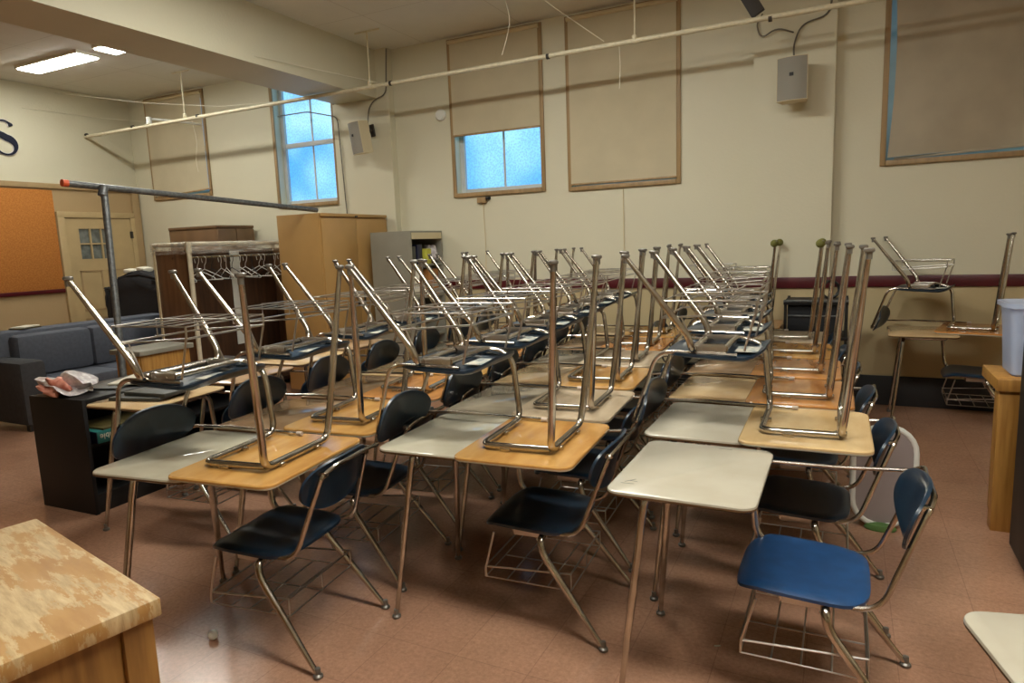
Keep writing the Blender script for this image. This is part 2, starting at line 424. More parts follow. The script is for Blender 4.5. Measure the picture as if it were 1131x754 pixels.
def blind(a, b, ztop, zbot, label, m='blind', wave=0, tilt=0, y=YB - .03):
    r = empty('roller_blind', ((a + b) / 2, y, ztop), 0, label, 'window blind')
    w = (b - a) / 2; h = ztop - zbot
    bm = NB(); nx, nz = 14, 16; g = []
    for j in range(nz + 1):
        row = []
        for i in range(nx + 1):
            u = -1 + 2 * i / nx; v = j / nz
            xx = u * w * (1 - wave * .10 * math.sin(PI * min(1, v)) * (1 if u < 0 else 0))
            yy = -wave * .05 * v * math.sin(3 * u + 4 * v) * (.4 + v)
            row.append((xx, yy, -v * h + tilt * u * v))
        g.append(row)
    for side in (0, 1):
        V = [[bm.verts.new((p[0], p[1] + side * .003, p[2])) for p in row] for row in g]
        for j in range(nz):
            for i in range(nx):
                q = (V[j][i], V[j][i + 1], V[j + 1][i + 1], V[j + 1][i]); bm.faces.new(q if side else q[::-1])
        if side == 0: V0 = V
    per0 = V0[0] + [V0[j][-1] for j in range(1, nz + 1)] + V0[-1][-2::-1] + [V0[j][0] for j in range(nz - 1, 0, -1)]
    per1 = V[0] + [V[j][-1] for j in range(1, nz + 1)] + V[-1][-2::-1] + [V[j][0] for j in range(nz - 1, 0, -1)]
    for k in range(len(per0)): bm.faces.new((per0[k], per0[(k + 1) % len(per0)], per1[(k + 1) % len(per0)], per1[k]))
    obj('blind_cloth', bm, m, r)
    bm = NB(); tube(bm, [(-w - .015, 0, .012), (w + .015, 0, .012)], .022, 14); obj('blind_roller', bm, 'pale_edge', r)
    bm = NB(); box(bm, (-w, -.008, -h - .022), (w, .008, -h), .004); o = obj('bottom_bar', bm, 'wood_frame' if m == 'blind' else m, r)
    if tilt: o.rotation_euler = (0, -tilt / w, 0)
    return r
blind(-8.475, -7.325, 3.78, 2.475, 'beige roller blind pulled down over the window beside the corner with the door', tilt=0.025)
blind(-3.315, -2.245, 3.79, 2.805, 'beige roller blind half lowered above the blue lit glass')
blind(-1.905, -.805, 3.79, 2.17, 'beige roller blind closed over the whole window between lit window and wall speaker')
blind(1.0, 2.40, 3.79, 2.20, 'wrinkled grey-beige blind with white daylight leaking along its side and bottom', 'blind_dark', wave=.55, tilt=.022)

# door in left wall
XD = XL
bm = NB(); y0, y1, zt = 3.62, 4.56, 2.14
box(bm, (XD, y0, 0), (XD + .035, y1, 1.58)); box(bm, (XD, y0, 2.0), (XD + .035, y1, zt))
box(bm, (XD, y0, 1.58), (XD + .035, y0 + .17, 2.0)); box(bm, (XD, y1 - .30, 1.58), (XD + .035, y1, 2.0))
for k in (1, 2): box(bm, (XD + .005, y0 + .17 + k * .157 - .011, 1.58), (XD + .035, y0 + .17 + k * .157 + .011, 2.0))
box(bm, (XD + .005, y0 + .17, 1.78), (XD + .034, y1 - .30, 1.80))
d = struct('door_1', bm, 'door_paint', smooth=0)
bm = NB(); box(bm, (XD + .004, y0 + .17, 1.58), (XD + .012, y1 - .30, 2.0)); obj('door_glass', bm, 'pane_grey', d)
bm = NB()
for (a, b) in ((y0 + .12, y0 + .43), (y0 + .51, y1 - .12)):
    for (c, e) in ((.25, .75), (.85, 1.42)):
        for (p, q) in (((a, c), (b, c + .02)), ((a, e - .02), (b, e)), ((a, c), (a + .02, e)), ((b - .02, c), (b, e))): box(bm, (XD + .034, p[0], p[1]), (XD + .044, q[0], q[1]))
obj('door_moulding', bm, 'tan_trim', d, 0)
bm = NB(); box(bm, (XD, y0 - .10, 0), (XD + .05, y0 - .005, zt + .02), .004); box(bm, (XD, y1 + .005, 0), (XD + .05, y1 + .07, zt + .02), .004); box(bm, (XD, y0 - .10, zt + .01), (XD + .05, y1 + .07, zt + .09), .004)
obj('door_frame', bm, 'door_paint', d)
bm = NB(); box(bm, (XD + .03, y1 - .02, 1.86), (XD + .055, y1 + .02, 1.96), .003); box(bm, (XD + .03, y1 - .02, .3), (XD + .055, y1 + .02, .4), .003); obj('door_hinge', bm, 'pipe_dark', d)

# corkboard
r = empty('corkboard', (XL + .003, 2.0, 1.14), 0, 'big orange-brown corkboard with dark red lower edge beside the door', 'notice board')
bm = NB(); box(bm, (0, -1.9, .05), (.02, 1.51, 1.37), .003); obj('cork_panel', bm, 'cork', r)
bm = NB(); box(bm, (0, -1.9, 0), (.035, 1.51, .05), .004); obj('board_ledge', bm, 'maroon', r)

# wall letter
def text_mesh(name, s, size, ext, m, parent=None, bevel=0, shear=0):
    cu = bpy.data.curves.new(name + '_text', 'FONT'); cu.body = s; cu.size = size; cu.extrude = ext; cu.bevel_depth = bevel; cu.align_x = 'CENTER'; cu.resolution_u = 6; cu.shear = shear
    t = bpy.data.objects.new(name, cu); COL.objects.link(t)
    bpy.context.view_layer.update()
    me = bpy.data.meshes.new_from_object(t.evaluated_get(bpy.context.evaluated_depsgraph_get()))
    bpy.data.objects.remove(t); bpy.data.curves.remove(cu)
    me.materials.clear(); me.materials.append(M[m])
    o = bpy.data.objects.new(name, me); COL.objects.link(o)
    if parent: o.parent = parent
    return o
def s_letter(bm, grow, x):
    # calligraphic S: thin hooks, thick spine, built as one ribbon with round-backed section
    pts = []
    for k in range(61):
        t = k / 60
        if t < .5:
            a = math.radians(20 + 240 * (t / .5)); c = (0, .115); rr = (.095, .095)
        else:
            a = math.radians(80 - 260 * ((t - .5) / .5)); c = (0, -.105); rr = (.115, .105)
        pts.append((c[0] + rr[0] * math.cos(a), c[1] + rr[1] * math.sin(a), t))
    L = []
    for k, (u, v, t) in enumerate(pts):
        a, b = pts[max(k - 1, 0)], pts[min(k + 1, 60)]
        d = Vector((b[0] - a[0], b[1] - a[1])); d.normalize() if d.length else None
        n = Vector((-d.y, d.x))
        w = .009 + .034 * math.exp(-((t - .52) / .16) ** 2) + (.018 * math.exp(-((t - .02) / .03) ** 2)) + (.018 * math.exp(-((t - .98) / .03) ** 2)) + grow
        L.append((Vector((u, v)) + n * w, Vector((u, v)) - n * w))
    R = []
    for p, q in L: R.append([bm.verts.new((x0, w.x, w.y)) for x0 in x for w in (p, q)])
    for k in range(60):
        a, b = R[k], R[k + 1]
        bm.faces.new((a[2], a[3], b[3], b[2])); bm.faces.new((a[0], b[0], b[1], a[1])); bm.faces.new((a[0], a[2], b[2], b[0])); bm.faces.new((a[1], b[1], b[3], a[3]))
    for a in (R[0], R[-1]): bm.faces.new((a[0], a[1], a[3], a[2]))
r = empty('wall_letter', (XL, 3.03, 3.14), 0, 'dark navy capital S cut-out letter mounted high on the cream wall above the corkboard', 'wall letter')
bm = NB(); s_letter(bm, 0, (.012, .024)); obj('letter_face', bm, 'letter', r, 0)
bm = NB(); s_letter(bm, .008, (.0, .012)); obj('letter_backing', bm, 'letter_edge', r, 0)

# ceiling lights
def ceiling_light(x0, x1, y0, y1, label, group=None):
    r = empty('ceiling_light', ((x0 + x1) / 2, (y0 + y1) / 2, H), 0, label, 'ceiling light', group)
    w, d = (x1 - x0) / 2, (y1 - y0) / 2
    bm = NB(); box(bm, (-w + .02, -d + .02, -.045), (w - .02, d - .02, -.008)); obj('diffuser', bm, 'tube', r, 0)
    bm = NB(); t = .02
    box(bm, (-w, -d, -.035), (w, -d + t, 0)); box(bm, (-w, d - t, -.035), (w, d, 0)); box(bm, (-w, -d + t, -.035), (-w + t, d - t, 0)); box(bm, (w - t, -d + t, -.035), (w, d - t, 0)); box(bm, (-w + t, -d + t, -.008), (w - t, d - t, 0))
    obj('housing', bm, 'fixture', r, 0)
ceiling_light(-8.13, -6.94, 2.84, 3.12, 'long lit fluorescent ceiling light with clear space around it, above the corkboard')
ceiling_light(-6.67, -5.48, 2.84, 3.12, 'lit fluorescent ceiling light mostly hidden by the ceiling beam')
for (x, y, w) in ((-2.5, 1.8, .8), (-1.2, 1.8, .8), (.1, -.8, 1), (1.7, -.8, 1)):
    ceiling_light(x - .6, x + .6, y - .29 * w, y + .29 * w, 'lit fluorescent ceiling light out of view above the desks', 'ceiling lights above the desks')

# conduit pipe along the back
r = empty('sprinkler_pipe', (-3.0, 4.06, 3.29), 0, 'long cream pipe hung below the ceiling in front of the windows', 'pipe')
bm = NB(); tube(bm, [(-5.88, 0, -.02), (5.9, 0, .02)], .021, 12); obj('pipe_run', bm, 'pipe', r)
bm = NB()
for xx in (-4.85, -3.6, -.65, 1.15, 3.1, -5.85): tube(bm, [(xx - .014, 0, 0), (xx + .014, 0, 0)], .025, 12)
obj('pipe_coupling', bm, 'pipe_dark', r)
for xx in (-3.83, -.92, 1.98, 4.6):
    bm = NB(); tube(bm, [(xx, 0, .02), (xx, 0, .565)], .008, 8); lathe(bm, [(.02, .0), (.024, .01), (.024, .05), (.01, .06)], (xx, 0, 0), 12); tube(bm, [(xx - .16, 0, .562), (xx + .16, 0, .562)], .009, 6)
    obj('hanger', bm, 'pipe', r)
bm = NB(); tube(bm, [(-4.52, 0, .0), (-4.52, 0, .09)], .035, 12); tube(bm, fillet([(-4.52, 0, .07), (-4.4, .3, .07), (-4.35, .66, .07)], .03), .016, 8); obj('tee_fitting', bm, 'white_plastic', r)

def cord(pts, rad, m, label, cat='cord', name='hanging_cord'):
    bm = NB(); tube(bm, fillet(pts, .08, 5), rad, 6); return tag(obj(name, bm, m), label, cat)
cord([(-8.88, 3.72, 3.80), (-7.5, 4.0, 3.55), (-6.3, 4.15, 3.385), (-4.9, 4.3, 3.33)], .003, 'cord', 'long thin white cord strung from the high wall corner past the pipe to the beam')
cord([(-8.885, 3.288, 3.54), (-8.885, 4.302, 3.56), (-8.3, 4.74, 3.49)], .003, 'cord', 'short thin white cord across the wall above the navy letter')
cord([(-4.285, 2.828, 3.386), (-4.25, 3.621, 3.425), (-3.819, 4.06, 3.32)], .003, 'cord', 'thin white cord from the side of the beam to the pipe')
cord([(-2.11, 3.7, 3.86), (-2.09, 3.7, 3.70), (-2.06, 3.71, 3.56), (-2.09, 3.7, 3.42), (-2.15, 3.7, 3.27)], .003, 'cord', 'frayed white string dangling from the ceiling in front of the half lowered blind')
cord([(-1.92, 3.55, 3.86), (-1.7, 3.74, 3.64), (-1.294, 4.04, 3.33)], .003, 'cord', 'taut white cord slanting from ceiling down towards the pipe')
cord([(-1.161, 4.06, 3.27), (-1.15, 4.05, 3.1), (-1.165, 4.06, 2.91)], .003, 'cord', 'short white string hanging from the pipe in front of the closed blind')
cord([(-6.7, 4.05, 3.25), (-6.66, 4.06, 3.0), (-6.7, 4.05, 2.75), (-6.69, 4.06, 2.62)], .002, 'cord', 'thin white string hanging from the pipe near the corner window')

# speakers
def speaker(loc, rz, tilt, label, name='wall_speaker', flat=1):
    r = empty(name, loc, 0, label, 'speaker'); r.rotation_euler = (tilt, 0, rz)
    w, h, d = .125, .18, .14
    bm = NB()
    n = 10; rows = []
    for z in (-h, h):
        row = [(-w * .8, d), ]
        for k in range(n + 1):
            u = -1 + 2 * k / n; row.append((u * w, -.03 * (1 - u * u)))
        row.append((w * .8, d)); rows.append([bm.verts.new((px, py, z)) for px, py in row])
    m = len(rows[0])
    for k in range(m): bm.faces.new((rows[0][k], rows[0][(k + 1) % m], rows[1][(k + 1) % m], rows[1][k]))
    bm.faces.new(rows[0][::-1]); bm.faces.new(rows[1])
    obj('cabinet', bm, 'speaker_side', r)
    bm = NB(); rows = []
    for z in (-h + .006, h - .006):
        rows.append([bm.verts.new(((-1 + 2 * k / n) * (w - .006), -.03 * (1 - (-1 + 2 * k / n) ** 2) - o, z)) for o in (.004, -.004) for k in (range(n + 1) if o > 0 else range(n, -1, -1))])
    m = len(rows[0])
    for k in range(m): bm.faces.new((rows[0][k], rows[0][(k + 1) % m], rows[1][(k + 1) % m], rows[1][k]))
    bm.faces.new(rows[0][::-1]); bm.faces.new(rows[1])
    g = obj('grille', bm, 'speaker', r)
    bm = NB(); box(bm, (-.017, -.040, .018), (.017, -.033, .046), .002); lg = obj('logo_plate', bm, 'dark', g)
    bm = NB(); tube(bm, [(0, d - .01, .05), (0, d + .1, .07)], .02, 10); box(bm, (-.04, d + .09, .0), (.04, d + .11, .14), .004); obj('wall_bracket', bm, 'pipe_dark', r)
    return r
speaker((.25, 4.395, 2.87), math.radians(-6), math.radians(0), 'grey loudspeaker on the cream pillar near the wrinkled blind')
speaker((-4.44, 4.41, 2.85), math.radians(-22), math.radians(8), 'grey loudspeaker tilted down on the pillar under the ceiling beam')
cord([(.25, 4.58, 3.06), (.24, 4.62, 3.2), (.30, 4.62, 3.36), (.52, 4.625, 3.4), (.57, 4.625, 3.85)], .008, 'cable', 'grey cable running up the pillar from the speaker near the wrinkled blind', 'cable', 'speaker_cable')
cord([(.24, 4.62, 3.3), (.1, 4.6, 3.36), (-.03, 4.61, 3.28), (-.07, 4.62, 3.42), (-.02, 4.625, 3.5)], .007, 'cable', 'slack loop of grey cable on the pillar above the speaker', 'cable', 'cable_loop')
cord([(-4.4, 4.6, 3.04), (-4.38, 4.62, 3.22), (-4.3, 4.63, 3.30), (-4.14, 4.64, 3.34), (-4.10, 4.64, 3.84)], .008, 'cable', 'grey cable rising from the tilted speaker round the end of the beam', 'cable', 'speaker_cable')
cord([(-5.9, 4.7, 3.30), (-5.4, 4.70, 3.30), (-4.88, 4.64, 3.17), (-4.84, 4.645, 2.0)], .007, 'cable', 'thin grey cable crossing above the tall lit window and down the pillar', 'cable', 'wall_cable')
bm = NB(); lathe(bm, [(.065, 0), (.065, .02), (.05, .032), (.012, .034)], (0, 0, 0), 28); tag(obj('smoke_detector', bm, 'white_plastic', loc=(-3.48, YB, 3.05), rot=(PI / 2, 0, 0)), 'round off-white disc on the wall beside the half lowered blind', 'smoke detector')
r = empty('outlet_box', (-2.98, YB, 2.07), 0, 'small beige surface outlet box on the wall under the half lowered blind', 'outlet')
bm = NB(); box(bm, (-.06, -.045, -.035), (.05, 0, .03), .005); obj('box_body', bm, 'wood_frame', r)
bm = NB(); box(bm, (.05, -.04, .0), (.10, -.01, .03), .004); obj('plug', bm, 'dark', r)
cord([(-2.98, 4.75, 2.04), (-2.97, 4.752, 1.6), (-2.98, 4.752, 1.2)], .005, 'pale_edge', 'thin pale wire down the wall below the outlet box', 'wire', 'wall_wire')
cord([(-1.35, 4.75, 2.08), (-1.35, 4.752, 1.6), (-1.34, 4.752, 1.2)], .005, 'pale_edge', 'thin pale wire down the wall below the fully closed blind', 'wire', 'wall_wire')
bm = NB(); box(bm, (-.055, -.02, -.17), (.055, .02, .17), .003); tag(obj('angle_bracket', bm, 'pipe_dark', loc=(-.08, 4.10, 3.50), rot=(0, math.radians(-30), 0)), 'dark metal bracket slanting from the ceiling to the pipe near the wall pillar', 'bracket')
bpy.context.view_layer.update()
# daylight seen at the edge of the wrinkled blind is the window pane itself

# ------------------------------------------------------------------ student desk
D, W = .48, .61
TOPZ = .755
def build_desk():
    root = empty('student_desk', (0, 0, 0))
    # desktop
    bm = NB()
    ol = rrect(0, D, 0, W, .05)
    prism(bm, ol, [(.735, .006, 1), (.739, .001, 1), (.746, .0, 0), (.752, .002, 0), (.755, .007, 0)])
    obj('desktop', bm, ['top_cream', 'back_orange'], root)
    # frame under the desktop
    bm = NB(); rt = .0145
    tube(bm, fillet([(.10, .105, .62), (.112, .118, .716), (.112, .50, .716), (.10, .513, .62)], .055), rt, 12)
    tube(bm, fillet([(.12, .135, .717), (.40, .125, .717), (.40, .53, .717), (.43, .53, .43), (.55, .53, .400), (.55, .17, .400)], [0, .05, .06, .08, .05, 0]), .0135, 12)
    for (x, y) in ((.112, .2), (.112, .42), (.30, .126), (.40, .33)): box(bm, (x - .022, y - .012, .718), (x + .022, y + .012, .735), .003)
    obj('desk_frame', bm, 'chrome', root)
    # legs
    def leg(pts, rads):
        p = fillet(pts, .03, 5); n = len(p)
        tot = sum((p[i + 1] - p[i]).length for i in range(n - 1))
        q = []; rr = []; s = 0
        for i in range(n - 1):
            m = 1 if (p[i + 1] - p[i]).length < .1 else 5
            for k in range(m):
                t = k / m; q.append(p[i].lerp(p[i + 1], t))
                f = (s + t * (p[i + 1] - p[i]).length) / tot; rr.append(f)
            s += (p[i + 1] - p[i]).length
        q.append(p[-1]); rr.append(1)
        R = [rt if f < .5 else rt - (rt - .0095) * min(1, (f - .5) / .42) for f in rr]
        bm = NB(); tube(bm, q, R, 12)
        o = obj('leg', bm, 'chrome', root)
        f = pts[-1]
        bm = NB(); lathe(bm, [(.011, -.006), (.016, -.002), (.0165, -.013), (.013, -.02)][::-1] if 0 else [(.014, -.018), (.0185, -.014), (.0185, -.006), (.011, .0), (.0105, .022)], (f[0], f[1], .018), 14)
        obj('glide', bm, 'glide', o)
        return o
    leg([(.1005, .1055, .625), (.045, .015, .012)], 0); leg([(.1005, .5125, .625), (.045, .585, .012)], 0)
    for s, y0, y1, yf in ((1, .20, .125, .085), (-1, .44, .535, .585)):
        leg([(.675, y0, .402), (.675, y1, .402), (.688, y1 - s * .008, .345), (.94, yf, .012)], 0)
    bm = NB(); tube(bm, [(.675, .19, .402), (.675, .45, .402)], rt, 12); obj('seat_crossbar', bm, 'chrome', root)
    for y in (.185, .475):
        bm = NB(); box(bm, (.545, y - .020, .386), (.69, y - .016, .420), .001); box(bm, (.545, y + .016, .386), (.69, y + .020, .420), .001); box(bm, (.545, y - .016, .416), (.69, y + .016, .4215))
        for x in (.585, .645): tube(bm, [(x, y - .024, .404), (x, y + .024, .404)], .005, 8)
        obj('seat_bracket', bm, 'wire', root)
    # seat
    bm = NB(); cx, cy, a, b = .600, .35, .205, .222
    def P(u, v, r):
        z = .447 + .010 * (-u) - .010 * (1 - v * v) * (1 - .5 * u * u)
        z -= .012 * max(0, (r - .86) / .14) ** 2
        if u < -.55: z -= .035 * ((-u - .55) / .45) ** 2
        if u > .6: z += .012 * ((u - .6) / .4) ** 2
        return Vector((cx + a * u, cy + b * v, z))
    shell(bm, P, sell(4.2), .011, (0, 0, -1), (0, .25, .5, .7, .82, .9, .96, 1)); obj('seat', bm, 'navy', root)
    bm = NB(); box(bm, (.43, .24, .4205), (.52, .38, .4225), .0); obj('sticker', bm, 'sticker', root)
    # backrest
    bm = NB()
    def P(u, v, r):
        vb = v * (1 - .26 * max(0, -u) ** 1.6)
        return Vector((.920 + .030 * u - .044 * vb * vb + .004 * max(0, (r - .9) / .1) ** 2, .355 + .215 * vb, .688 + .103 * u))
    shell(bm, P, sell(2.8), .010, (1, 0, -.25), (0, .3, .6, .8, .92, 1)); obj('backrest', bm, 'navy', root)
    # back frame
    bm = NB()
    tube(bm, fillet([(.50, .155, .424), (.825, .155, .416), (.944, .20, .745), (.964, .26, .766), (.964, .45, .766), (.944, .51, .745), (.825, .555, .416), (.50, .555, .424)], [0, .07, .03, .04, .04, .03, .07, 0]), .0092, 10)
    for y in (.215, .50): box(bm, (.925, y - .012, .735), (.956, y + .012, .755), .002)
    obj('back_frame', bm, 'chrome', root)
    bm = NB(); tube(bm, fillet([(.962, .45, .764), (.966, .575, .762), (.93, .60, .735), (.70, .585, .724), (.31, .565, .724)], [0, .04, .06, 0, 0]), .0075, 10); obj('arm_bar', bm, 'chrome', root)
    bm = NB(); tube(bm, [(.312, .565, .724), (.285, .564, .724)], .0095, 10); obj('rubber_cap', bm, 'cap', root)
    # book basket
    bm = NB(); zb = .20; w = .0032
    for y in (.13, .55):
        tube(bm, fillet([(.47, y, .40), (.425, y, .235), (.425, y, zb)], .01, 3), .0048, 6)
        tube(bm, fillet([(.80, y, .27), (.80, y, zb), (.425, y, zb)], .01, 3), w, 6)
        tube(bm, [(.425, y, .245), (.80, y, .27)], .0042, 6)
        tube(bm, [(.66, y, .40), (.72, y, .265)], .0034, 6)
    for x in (.425, .52, .61, .70, .80): tube(bm, [(x, .13, zb), (x, .55, zb)], w, 6)
    for y in (.34,): tube(bm, [(.425, y, zb - .004), (.80, y, zb - .004), (.80, y, .27)], w, 6)
    tube(bm, [(.80, .13, .27), (.80, .55, .27)], .0042, 6); tube(bm, [(.425, .13, .245), (.425, .55, .245)], .0042, 6)
    obj('book_basket', bm, 'wire', root)
    return root

PROTO = build_desk()
used = [False]
def set_mat(o, i, m):
    o.material_slots[i].link = 'OBJECT'; o.material_slots[i].material = M[m]
def child(r, n): return [c for c in r.children if c.name.split('.')[0] == n]
def place(x, y, yaw, flip, top, back, label, group, seat='navy', zoff=0):
    """x, y: corner of the desktop nearest the camera on the window-left side"""
    r = PROTO if not used[0] else copy_tree(PROTO)
    used[0] = True
    a = math.radians(yaw)
    r.rotation_mode = 'XYZ'
    if flip:
        r.location = (x + D * math.cos(a), y + D * math.sin(a), 1.513 + zoff); r.rotation_euler = (0, PI, a)
    else:
        r.location = (x, y, zoff); r.rotation_euler = (0, 0, a)
    t = child(r, 'desktop')[0]
    set_mat(t, 0, top); set_mat(t, 1, back)
    for n in ('seat', 'backrest'): set_mat(child(r, n)[0], 0, seat)
    tag(r, label, 'school desk', group)
    return r
ORD = ['first', 'second', 'third', 'fourth', 'fifth', 'sixth', 'seventh', 'eighth']
TN = {'top_cream': 'cream', 'top_white': 'off-white', 'top_grey': 'greyish', 'top_tan': 'tan', 'top_brown': 'brown'}
BN = {'back_orange': 'orange-brown', 'back_pale': 'pale tan', 'back_brown': 'brown', 'back_grey': 'grey-tan', 'back_dark': 'dark'}
J = lambda s: random.uniform(-s, s)
desks = {}
def row(col, where, n0, n1, x, y, dx, dy, yaw, flip, mats, jit, skip=()):
    for k in range(n0, n1):
        if k in skip: continue
        m = mats[min(k, len(mats) - 1)] if k < len(mats) else mats[k % len(mats)]
        j = 0 if k < 2 else jit
        if flip: lab = 'upturned desk, %s underside up, on the %s desk of the %s' % (BN[m], ORD[k], where)
        else: lab = 'upright desk, %s top, %s from the front of the %s' % (TN[m], ORD[k], where)
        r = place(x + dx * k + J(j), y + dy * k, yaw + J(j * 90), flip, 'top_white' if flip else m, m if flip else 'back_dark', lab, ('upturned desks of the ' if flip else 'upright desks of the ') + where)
        desks[(col, flip, k)] = r
WA, WB_, WC, WZ = 'row beside the bookcase row', 'middle row', 'open aisle row', 'bookcase row'
row('Z', WZ, 0, 4, -3.18, .22, -.08, .68, 5, False, ['top_tan', 'top_brown', 'top_tan', 'top_brown'], .015)
row('A', WA, 0, 7, -1.938, -.52, -.077, .65, 7, False, ['top_white', 'top_brown', 'top_brown', 'top_tan', 'top_grey', 'top_brown', 'top_tan'], .012)
row('A', WA, 0, 7, -1.532, -.49, -.077, .65, 6.3, True, ['back_orange', 'back_orange', 'back_brown', 'back_orange', 'back_brown', 'back_orange', 'back_brown'], .012)
row('B', WB_, 0, 6, -1.03, .115, -.073, .652, 3, False, ['top_white', 'top_grey', 'top_tan', 'top_grey', 'top_brown', 'top_tan'], .012)
row('B', WB_, 0, 6, -.634, .065, -.073, .65, 3.5, True, ['back_orange', 'back_grey', 'back_orange', 'back_grey', 'back_brown', 'back_orange'], .012)
row('C', WC, 0, 6, 0, 0, -.055, .675, 0, False, ['top_cream', 'top_cream', 'top_tan', 'top_brown', 'top_tan', 'top_brown', 'top_grey'], .012)
CM = [None, 'back_pale', 'back_brown', 'back_brown', 'back_orange', 'back_grey', 'back_brown']
for k, (xx, yy) in {1: (.338, .62), 2: (.282, 1.28), 3: (.225, 1.94), 4: (.168, 2.60), 5: (.112, 3.26), 6: (-.26, 3.99)}.items():
    desks[('C', True, k)] = place(xx, yy, .5, True, 'top_white', CM[k], 'upturned desk, %s underside up, on the %s desk of the open aisle row' % (BN[CM[k]], ORD[k]), 'upturned desks of the open aisle row')
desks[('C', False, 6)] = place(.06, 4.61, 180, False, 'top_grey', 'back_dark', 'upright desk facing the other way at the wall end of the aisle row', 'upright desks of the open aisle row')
desks[('C', False, 0)]['label'] = 'upright desk with bare cream top and brightly lit navy seat at the aisle corner'
set_mat(child(desks[('C', False, 0)], 'seat')[0], 0, 'navy_lit')
bm = NB()
for a, b in (((.045, .10), (.075, .135)), ((.035, .085), (.08, .088)), ((.06, .115), (.085, .112)), ((.28, .575), (.33, .572))):
    d = Vector((b[0] - a[0], b[1] - a[1])); n = Vector((-d.y, d.x)).normalized() * .0016
    V = [bm.verts.new((x, y, z)) for z in (.7549, .7553) for x, y in ((a[0] + n.x, a[1] + n.y), (a[0] - n.x, a[1] - n.y), (b[0] - n.x, b[1] - n.y), (b[0] + n.x, b[1] + n.y))]
    bm.faces.new(V[:4][::-1]); bm.faces.new(V[4:])
    for k in range(4): bm.faces.new((V[k], V[(k + 1) % 4], V[4 + (k + 1) % 4], V[4 + k]))
obj('scratch_mark', bm, 'charcoal', desks[('C', False, 0)], 0)
desks[('A', False, 0)]['label'] = 'upright off-white-topped desk at the front end of the row beside the bookcase row'
desks[('B', False, 0)]['label'] = 'upright off-white-topped desk at the front end of the middle row'
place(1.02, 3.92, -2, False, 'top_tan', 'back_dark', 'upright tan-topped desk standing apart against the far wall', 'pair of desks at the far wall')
place(1.33, 4.02, -13, True, 'top_white', 'back_brown', 'upside-down desk stacked on the lone desk against the far wall', 'pair of desks at the far wall')
# the desk whose corner shows at the lower edge of the photo
a = math.radians(14)
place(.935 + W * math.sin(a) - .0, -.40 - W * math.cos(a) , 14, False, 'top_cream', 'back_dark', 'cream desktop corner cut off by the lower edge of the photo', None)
# green balls on the legs of an upturned desk at the far end
for key, which in ((('C', True, 5), (0, 1)), (('C', True, 6), (0, 1))):
    r = desks[key]; legs = child(r, 'leg')
    legs = sorted(legs, key=lambda o: sum(v.co.x for v in o.data.vertices) / len(o.data.vertices))[:2]
    for lg in legs:
        low = min(lg.data.vertices, key=lambda v: v.co.z).co
        bm = NB(); bmesh.ops.create_uvsphere(bm, u_segments=18, v_segments=12, radius=.032, matrix=Matrix.Translation((low.x, low.y, .022)))
        b = obj('tennis_ball', bm, 'ball_green', lg); b['label'] = 'green tennis ball pushed on the leg tip'

# ------------------------------------------------------------------ teacher desk (foreground)
r = empty('teacher_desk', (-.761, -1.062, 0), math.radians(-12), 'scratched worn oak teacher desk with orange varnish at the lower corner of the photo', 'desk')
bm = NB(); box(bm, (-.86, -1.35, .715), (0, 0, .762), .006); obj('desk_top', bm, 'worn_oak', r)
for (x, y) in ((-.055, -.05), (-.055, -1.30), (-.80, -.05), (-.80, -1.30)):
    bm = NB(); box(bm, (x - .035, y - .035, 0), (x + .035, y + .035, .715), .004); obj('leg', bm, 'oak_side', r)
bm = NB(); box(bm, (-.05, -1.265, .12), (-.035, -.085, .715), .002); obj('end_panel', bm, 'oak_side', r)
bm = NB(); box(bm, (-.765, -.06, .15), (-.09, -.045, .715), .002); obj('modesty_panel', bm, 'oak_side', r)
bm = NB(); bmesh.ops.create_uvsphere(bm, u_segments=20, v_segments=14, radius=.021)
tag(obj('ping_pong_ball', bm, 'white_plastic', loc=(-1.6, -.30, .021)), 'small white ball on the floor beside the scratched oak desk', 'ball')
bm = NB(); box(bm, (-.012, -.004, 0), (.012, .004, .002)); tag(obj('paper_scrap', bm, 'paper', loc=(.30, .45, 0), rot=(0, 0, .5)), 'tiny scrap of white paper on the floor under the bare cream-topped desk', 'paper scrap')

# ------------------------------------------------------------------ bookcase and things on it
r = empty('bookcase', (-3.42, .36, 0), math.radians(2), 'low black bookcase with open shelves facing the desks', 'bookcase')
Lb, Db, Hb = 1.55, .52, .73
bm = NB(); box(bm, (-Db, 0, 0), (0, .025, Hb), .002); obj('side_panel', bm, 'black_wood', r)
bm = NB(); box(bm, (-Db, Lb - .025, 0), (0, Lb, Hb), .002); obj('side_panel', bm, 'black_wood', r)
bm = NB(); box(bm, (-Db, .025, 0), (-Db + .01, Lb - .025, Hb - .025)); obj('back_panel', bm, 'black_wood', r)
bm = NB(); box(bm, (-Db + .01, .025, Hb - .025), (0, Lb - .025, Hb), .002); obj('top_panel', bm, 'black_wood', r)
for z in (.10, .42):
    bm = NB(); box(bm, (-Db + .01, .025, z), (-.012, Lb - .025, z + .022), .002); obj('shelf', bm, 'black_wood', r)
bm = NB(); box(bm, (-.03, .025, 0), (-.015, Lb - .025, .10), .002); obj('plinth', bm, 'black_wood', r)
